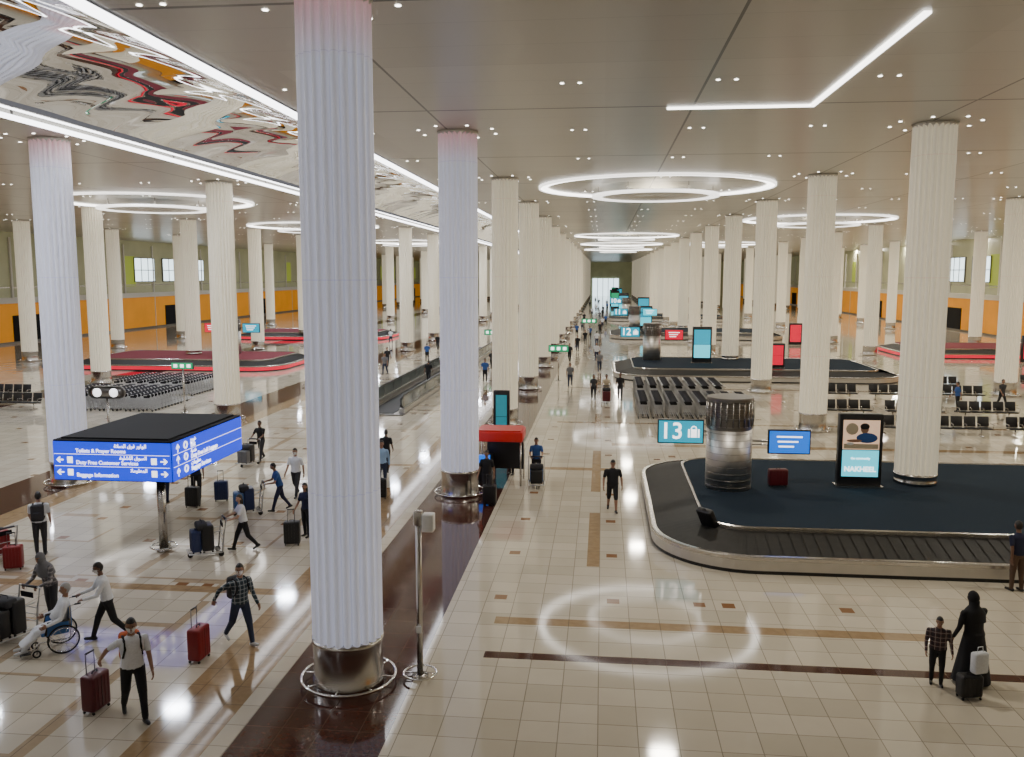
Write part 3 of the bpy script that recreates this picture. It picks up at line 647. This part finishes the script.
    if backpack:
        c=P+u*.27-fr*.19;mb.M=Matrix.Translation(c)@Matrix.Rotation(-L,4,'X');mb.box((0,0,0),(.32,.18,.46),backpack,bev=.06,seg=3);mb.box((0,-.09,-.07),(.22,.07,.2),backpack,bev=.03)
        for sx in (-.12,.12): mb.tube([(sx,.07,.2),(sx,.14,.235),(sx,.25,.2),(sx,.31,.08),(sx*1.2,.25,-.08),(sx*1.2,.07,-.16)],.02,'cloth_black',n=6)
        mb.M=Matrix.Identity(4)
    s=H/1.75;mb.v=[(p[0]*s,p[1]*s,p[2]*s) for p in mb.v]
    me=mb.mesh(name)
    return put(name,me,loc,rz)
W1=((22,6),(-14,22));W2=((-14,26),(24,8));ST=((3,2),(-3,3))
SW=(('fk',-18,8,14),('fk',20,8,22));SW2=(('fk',20,8,22),('fk',-18,8,14))
PUSH=(('ik',(-.2,.45,1.02)),('ik',(.2,.45,1.02)))
def fw(x,y,rz,d,sx=0): a=rad(rz);return (x-math.sin(a)*d+math.cos(a)*sx,y+math.cos(a)*d+math.sin(a)*sx,0)
def pusher(name,x,y,rz,bags,H=1.74,d=1.1,**k):
    person(name,(x,y,0),rz,H,**k);loaded_cart(fw(x,y,rz,d),rz,bags)
person('man_pulling_suitcase',(-8.15,13.65,0),-140,1.92,W1,(('fk',12,8,20),('ik',(.42,-.32,.98))),4,(-10,-6),'cloth_white','cloth_black','skin_tan',mask='mask_white',backpack='cloth_orange',vox=.013,bulk=1.08)
suitcase((-9.0,13.85,0),-100,'maroon')
person('man_pushing_wheelchair',(-10.5,16.75,0),128,1.8,W2,PUSH,10,(8,-8),'cloth_white','cloth_black','skin_brown',sleeve='long',mask='mask_white',vox=.014,bulk=1.08)
def wheelchair(loc,rz):
    mb=MB()
    for x in (-.29,.29):
        mb.torus((x,-.12,.308),.29,.018,'rubber','X',n=32);mb.torus((x*1.08,-.12,.308),.25,.009,'chrome','X',n=28)
        for i in range(10): a=i*math.pi/5;mb.cyl((x,-.12,.308),(x,-.12+.28*math.cos(a),.308+.28*math.sin(a)),.004,'chrome',n=4)
        mb.torus((x*.85,.38,.083),.065,.018,'rubber','X',n=16);mb.cyl((x*.85,.38,.083),(x*.85,.33,.3),.012,'steel',n=6)
        mb.tube([(x*.85,-.4,1.0),(x*.85,-.27,.98),(x*.85,-.25,.3),(x*.85,.34,.3),(x*.85,.5,.12)],.016,'steel')
        mb.tube([(x*.92,-.25,.7),(x*.92,.15,.7),(x*.92,.2,.45)],.025,'black_plastic');mb.cyl((x*.85,-.48,1.0),(x*.85,-.36,1.0),.02,'black_plastic',n=8)
        mb.box((x*.9,-.03,.56),(.02,.4,.24),'case_lblue',bev=.005)
        mb.box((x*.5,.58,.1),(.17,.2,.02),'black_plastic')
    mb.box((0,.03,.44),(.46,.5,.07),'case_lblue',bev=.02);mb.box((0,-.27,.72),(.46,.05,.46),'case_lblue',bev=.02)
    return mb.build('wheelchair',loc,rz)
wc=fw(-10.5,16.75,128,1.0);wheelchair(wc,128)
person('seated_man_in_white_robe',fw(wc[0],wc[1],128,-.08),128,1.8,((80,40),(80,40)),(('fk',22,14,50),('fk',22,14,50)),-14,(10,0),'cloth_white','cloth_white','skin_tan','short','hair_grey','long',robe='cloth_white',pel=.57,vox=.014,shoe='shoe_white',belly=.06,bulk=1.3)
pusher('traveler_in_patterned_shawl',-12.3,17.5,165,[(.55,.74,.32,'black','up'),(.45,.6,.28,'black','up')],1.72,1.1,legs=ST,arms=PUSH,lean=18,head=(0,-10),top='cloth_plaid2',bottom='cloth_charcoal',sleeve='long',head_cover='cloth_grey',hair='none',fem=True,vox=.014,bulk=1.15)
person('man_in_white_tshirt',(-15.6,21.9,0),25,1.8,ST,(('fk',15,8,35),('fk',5,8,15)),3,(10,0),'cloth_white','cloth_charcoal','skin_tan',vox=.016,bulk=1.1,backpack='cloth_charcoal')
loaded_cart((-16.45,21.3,0),60,[(.5,.68,.3,'red','up'),(.45,.5,.28,'maroon','up')]);suitcase((-15.55,20.7,0),20,'red',h=.6);suitcase((-16.1,20.0,0),-10,'black',h=.55)
person('man_in_plaid_shirt',(-7.55,16.8,0),-125,1.82,((20,6),(-20,20)),(('fk',14,8,25),('ik',(.4,-.3,.98))),3,(-40,0),'cloth_plaid','cloth_jeans','skin_tan',sleeve='long',mask='mask_white',vox=.014,shoe='shoe_white',backpack='cloth_charcoal',bulk=1.08)
suitcase((-8.1,16.0,0),-95,'red')
pusher('woman_in_white_shirt',-10.1,22.9,125,[(.52,.74,.32,'black','up'),(.45,.6,.26,'blue','up')],1.68,1.1,legs=W2,arms=PUSH,lean=8,head=(20,0),top='cloth_white',bottom='cloth_black',skin='skin_light',hair='long',fem=True,vox=.016,bulk=1.08)
pusher('man_leaning_on_luggage',-10.6,27.0,120,[(.5,.72,.32,'blue','up'),(.45,.6,.3,'lblue','up')],1.7,1.1,legs=W1,arms=PUSH,lean=16,head=(0,-10),top='cloth_blue',bottom='cloth_navy',vox=.018)
person('man_in_white_shirt',(-10.7,28.8,0),175,1.8,W1,SW,2,(0,0),'cloth_white','cloth_charcoal','skin_tan',mask='mask_white',vox=.018,bulk=1.08)
person('woman_in_dark_clothes',(-8.75,24.3,0),160,1.66,ST,SW,2,(0,0),'cloth_navy','cloth_black','skin_tan','long',fem=True,vox=.018);suitcase((-8.9,23.5,0),10,'black')
pusher('man_in_black',-14.3,34.5,170,[(.5,.7,.3,'black','up'),(.45,.5,.3,'grey','up')],1.76,1.1,legs=W1,arms=PUSH,lean=6,top='cloth_black',bottom='cloth_charcoal',skin='skin_brown',vox=.02)
person('man_in_navy',(-14.0,28.0,0),200,1.75,ST,SW,2,(0,0),'cloth_navy','cloth_black','skin_tan',vox=.02);suitcase((-13.1,28.0,0),15,'blue');suitcase((-13.7,27.1,0),0,'black')
person('woman_in_blue',(-14.9,27.6,0),150,1.65,ST,SW2,2,(0,0),'cloth_navy','cloth_navy','skin_tan','long',fem=True,vox=.02)
person('man_in_black_shirt',(-8.5,32.9,0),5,1.76,W1,SW,2,(0,0),'cloth_black','cloth_black','skin_brown',vox=.02);suitcase((-7.7,28.9,0),10,'black')
person('man_in_light_blue',(-8.0,30.4,0),180,1.78,ST,SW,2,(0,0),'cloth_lblue','cloth_jeans','skin_tan',vox=.02,sleeve='long')
person('man_walking_in_black_polo',(.4,28.0,0),185,1.8,((14,6),(-12,24)),(('fk',-16,16,14),('fk',16,16,24)),2,(0,-14),'cloth_black','cloth_black','skin_tan',shorts=True,vox=.015,belly=.02,bulk=1.15)
person('woman_in_abaya',(7.15,16.6,0),20,1.8,((3,2),(-3,3)),(('fk',8,8,20),('fk',25,6,60)),4,(10,-6),'cloth_black','cloth_black','skin_tan','none',sleeve='long',robe='cloth_black',head_cover='cloth_black',fem=True,vox=.015,bulk=1.35)
person('child_in_plaid',(6.45,16.45,0),165,1.38,ST,(('fk',10,10,40),('fk',10,10,40)),3,(0,-10),'cloth_check','cloth_black','skin_tan',sleeve='long',vox=.018,bulk=1.2)
suitcase((6.85,15.95,0),10,'black',h=.42,w=.42,d=.25,handle=False)
mb=MB();mb.box((0,0,.2),(.3,.16,.4),'cloth_white',bev=.04);mb.tube([(-.07,0,.38),(-.05,0,.5),(.05,0,.5),(.07,0,.38)],.008,'cloth_white');mb.build('white_shopping_bag',(7.0,15.95,.5),20)
person('man_in_dark_shirt',(10.3,21.8,0),20,1.78,ST,SW,3,(0,0),'cloth_navy','cloth_brown','skin_brown',vox=.018,bulk=1.1)
person('woman_walking',(-.5,53.8,0),180,1.66,W1,SW,2,(0,0),'cloth_charcoal','cloth_black','skin_tan','long',fem=True,vox=.024)
pusher('man_pushing_cart',.3,53.4,180,[(.5,.7,.3,'red','up'),(.45,.6,.3,'maroon','up')],1.74,1.1,legs=W2,arms=PUSH,lean=5,top='cloth_beige',bottom='cloth_black',vox=.024)
person('man_walking_in_black',(1.15,53.7,0),175,1.8,W1,SW,2,(0,0),'cloth_black','cloth_black','skin_brown',vox=.024)
pusher('man_pushing_blue_luggage',-2.45,32.2,185,[(.5,.6,.3,'lblue','up'),(.45,.5,.25,'black','up')],1.72,1.1,legs=W1,arms=PUSH,lean=8,head=(0,-5),top='cloth_blue',bottom='cloth_navy',vox=.018)
person('man_in_charcoal',(-3.95,29.2,0),170,1.74,ST,SW,2,(0,0),'cloth_black','cloth_charcoal','skin_tan',vox=.018);suitcase((-3.75,28.4,0),0,'black')
person('man_at_kiosk',(-3.5,33.0,0),150,1.74,ST,SW,2,(0,0),'cloth_charcoal','cloth_black','skin_tan',vox=.022)
person('seated_traveler',(20.42,43.2,0),180,1.7,((85,88),(85,88)),(('fk',30,8,45),('fk',30,8,45)),4,(0,-12),'cloth_black','cloth_beige','skin_tan',pel=.58,vox=.022)
tmpl=[]
for i,(t,b,l,a) in enumerate((('cloth_black','cloth_charcoal',W1,SW),('cloth_white','cloth_navy',W2,SW2),('cloth_blue','cloth_black',ST,SW),('cloth_charcoal','cloth_black',W1,SW),('cloth_grey','cloth_jeans',W2,SW2))):
    tmpl.append(person('distant_traveler',[(-18.2,71.5,0),(-10.2,58.2,0),(-15.7,76.1,0),(-2.9,77.4,0),(-.2,69.7,0)][i],[180,190,0,170,185][i],1.75,l,a,2,(0,0),t,b,'skin_tan',vox=.03,bulk=1.1).data)
for i,(x,y,r) in enumerate([(-12.3,60,0),(-12.4,66,0),(-15.5,45,20),(-19,60,150),(-17,66,180),(-2.5,88,180),(-.6,95,0),(-1.5,104,180),(-.3,113,180),(-2.8,120,0),(-1.9,96.5,180),(0,128,180),(.5,135,0),(-3,142,180),(-.5,150,180),(0,158,0),(-2,166,180),(20.3,51.2,90),(23.5,53,200),(24,70,100),(-27,60,90),(-24,96,0),(-24,86,180),(-40,58,40),(-7.2,47,0),(-17,88,180),(-.5,78.5,180),(-8.5,62,180),(-9,70,0),(-2.2,60,180),(0.1,175,0),(-1.4,185,180),(1,195,180),(-3,205,0),(1,215,0),(-1,225,0),(-2,240,0),(-3.2,109,0),(-7.5,84,0),(-8,95,0)]):
    put('distant_traveler',tmpl[i%5],(x,y,.09 if -13.1<x<-11.6 else 0),r)
suitcase((5.85,28.7,.825),10,'maroon',h=.55,handle=False,w=.62)
mb=MB();mb.M=Matrix.Rotation(.5,4,'X');case_geo(mb,(0,0,.1),'case_black',.55,.6,.2,False);mb.build('suitcase',(3.2,24.35,.56),-50)
# ------------------------------------------------------------------ world + camera
w=bpy.data.worlds.new('w');bpy.context.scene.world=w;w.use_nodes=True;w.node_tree.nodes['Background'].inputs[0].default_value=(.5,.5,.55,1);w.node_tree.nodes['Background'].inputs[1].default_value=.3
f=860.;th=math.atan(103.5/f);a=math.atan(91/f*math.cos(th))
cam=bpy.data.cameras.new('camera');cam.sensor_width=36;cam.lens=f/1024*36;cam.clip_end=600
co=bpy.data.objects.new('camera',cam);COL.objects.link(co);co.location=(0,0,7.8);co.rotation_euler=(math.pi/2-th,0,a);bpy.context.scene.camera=co
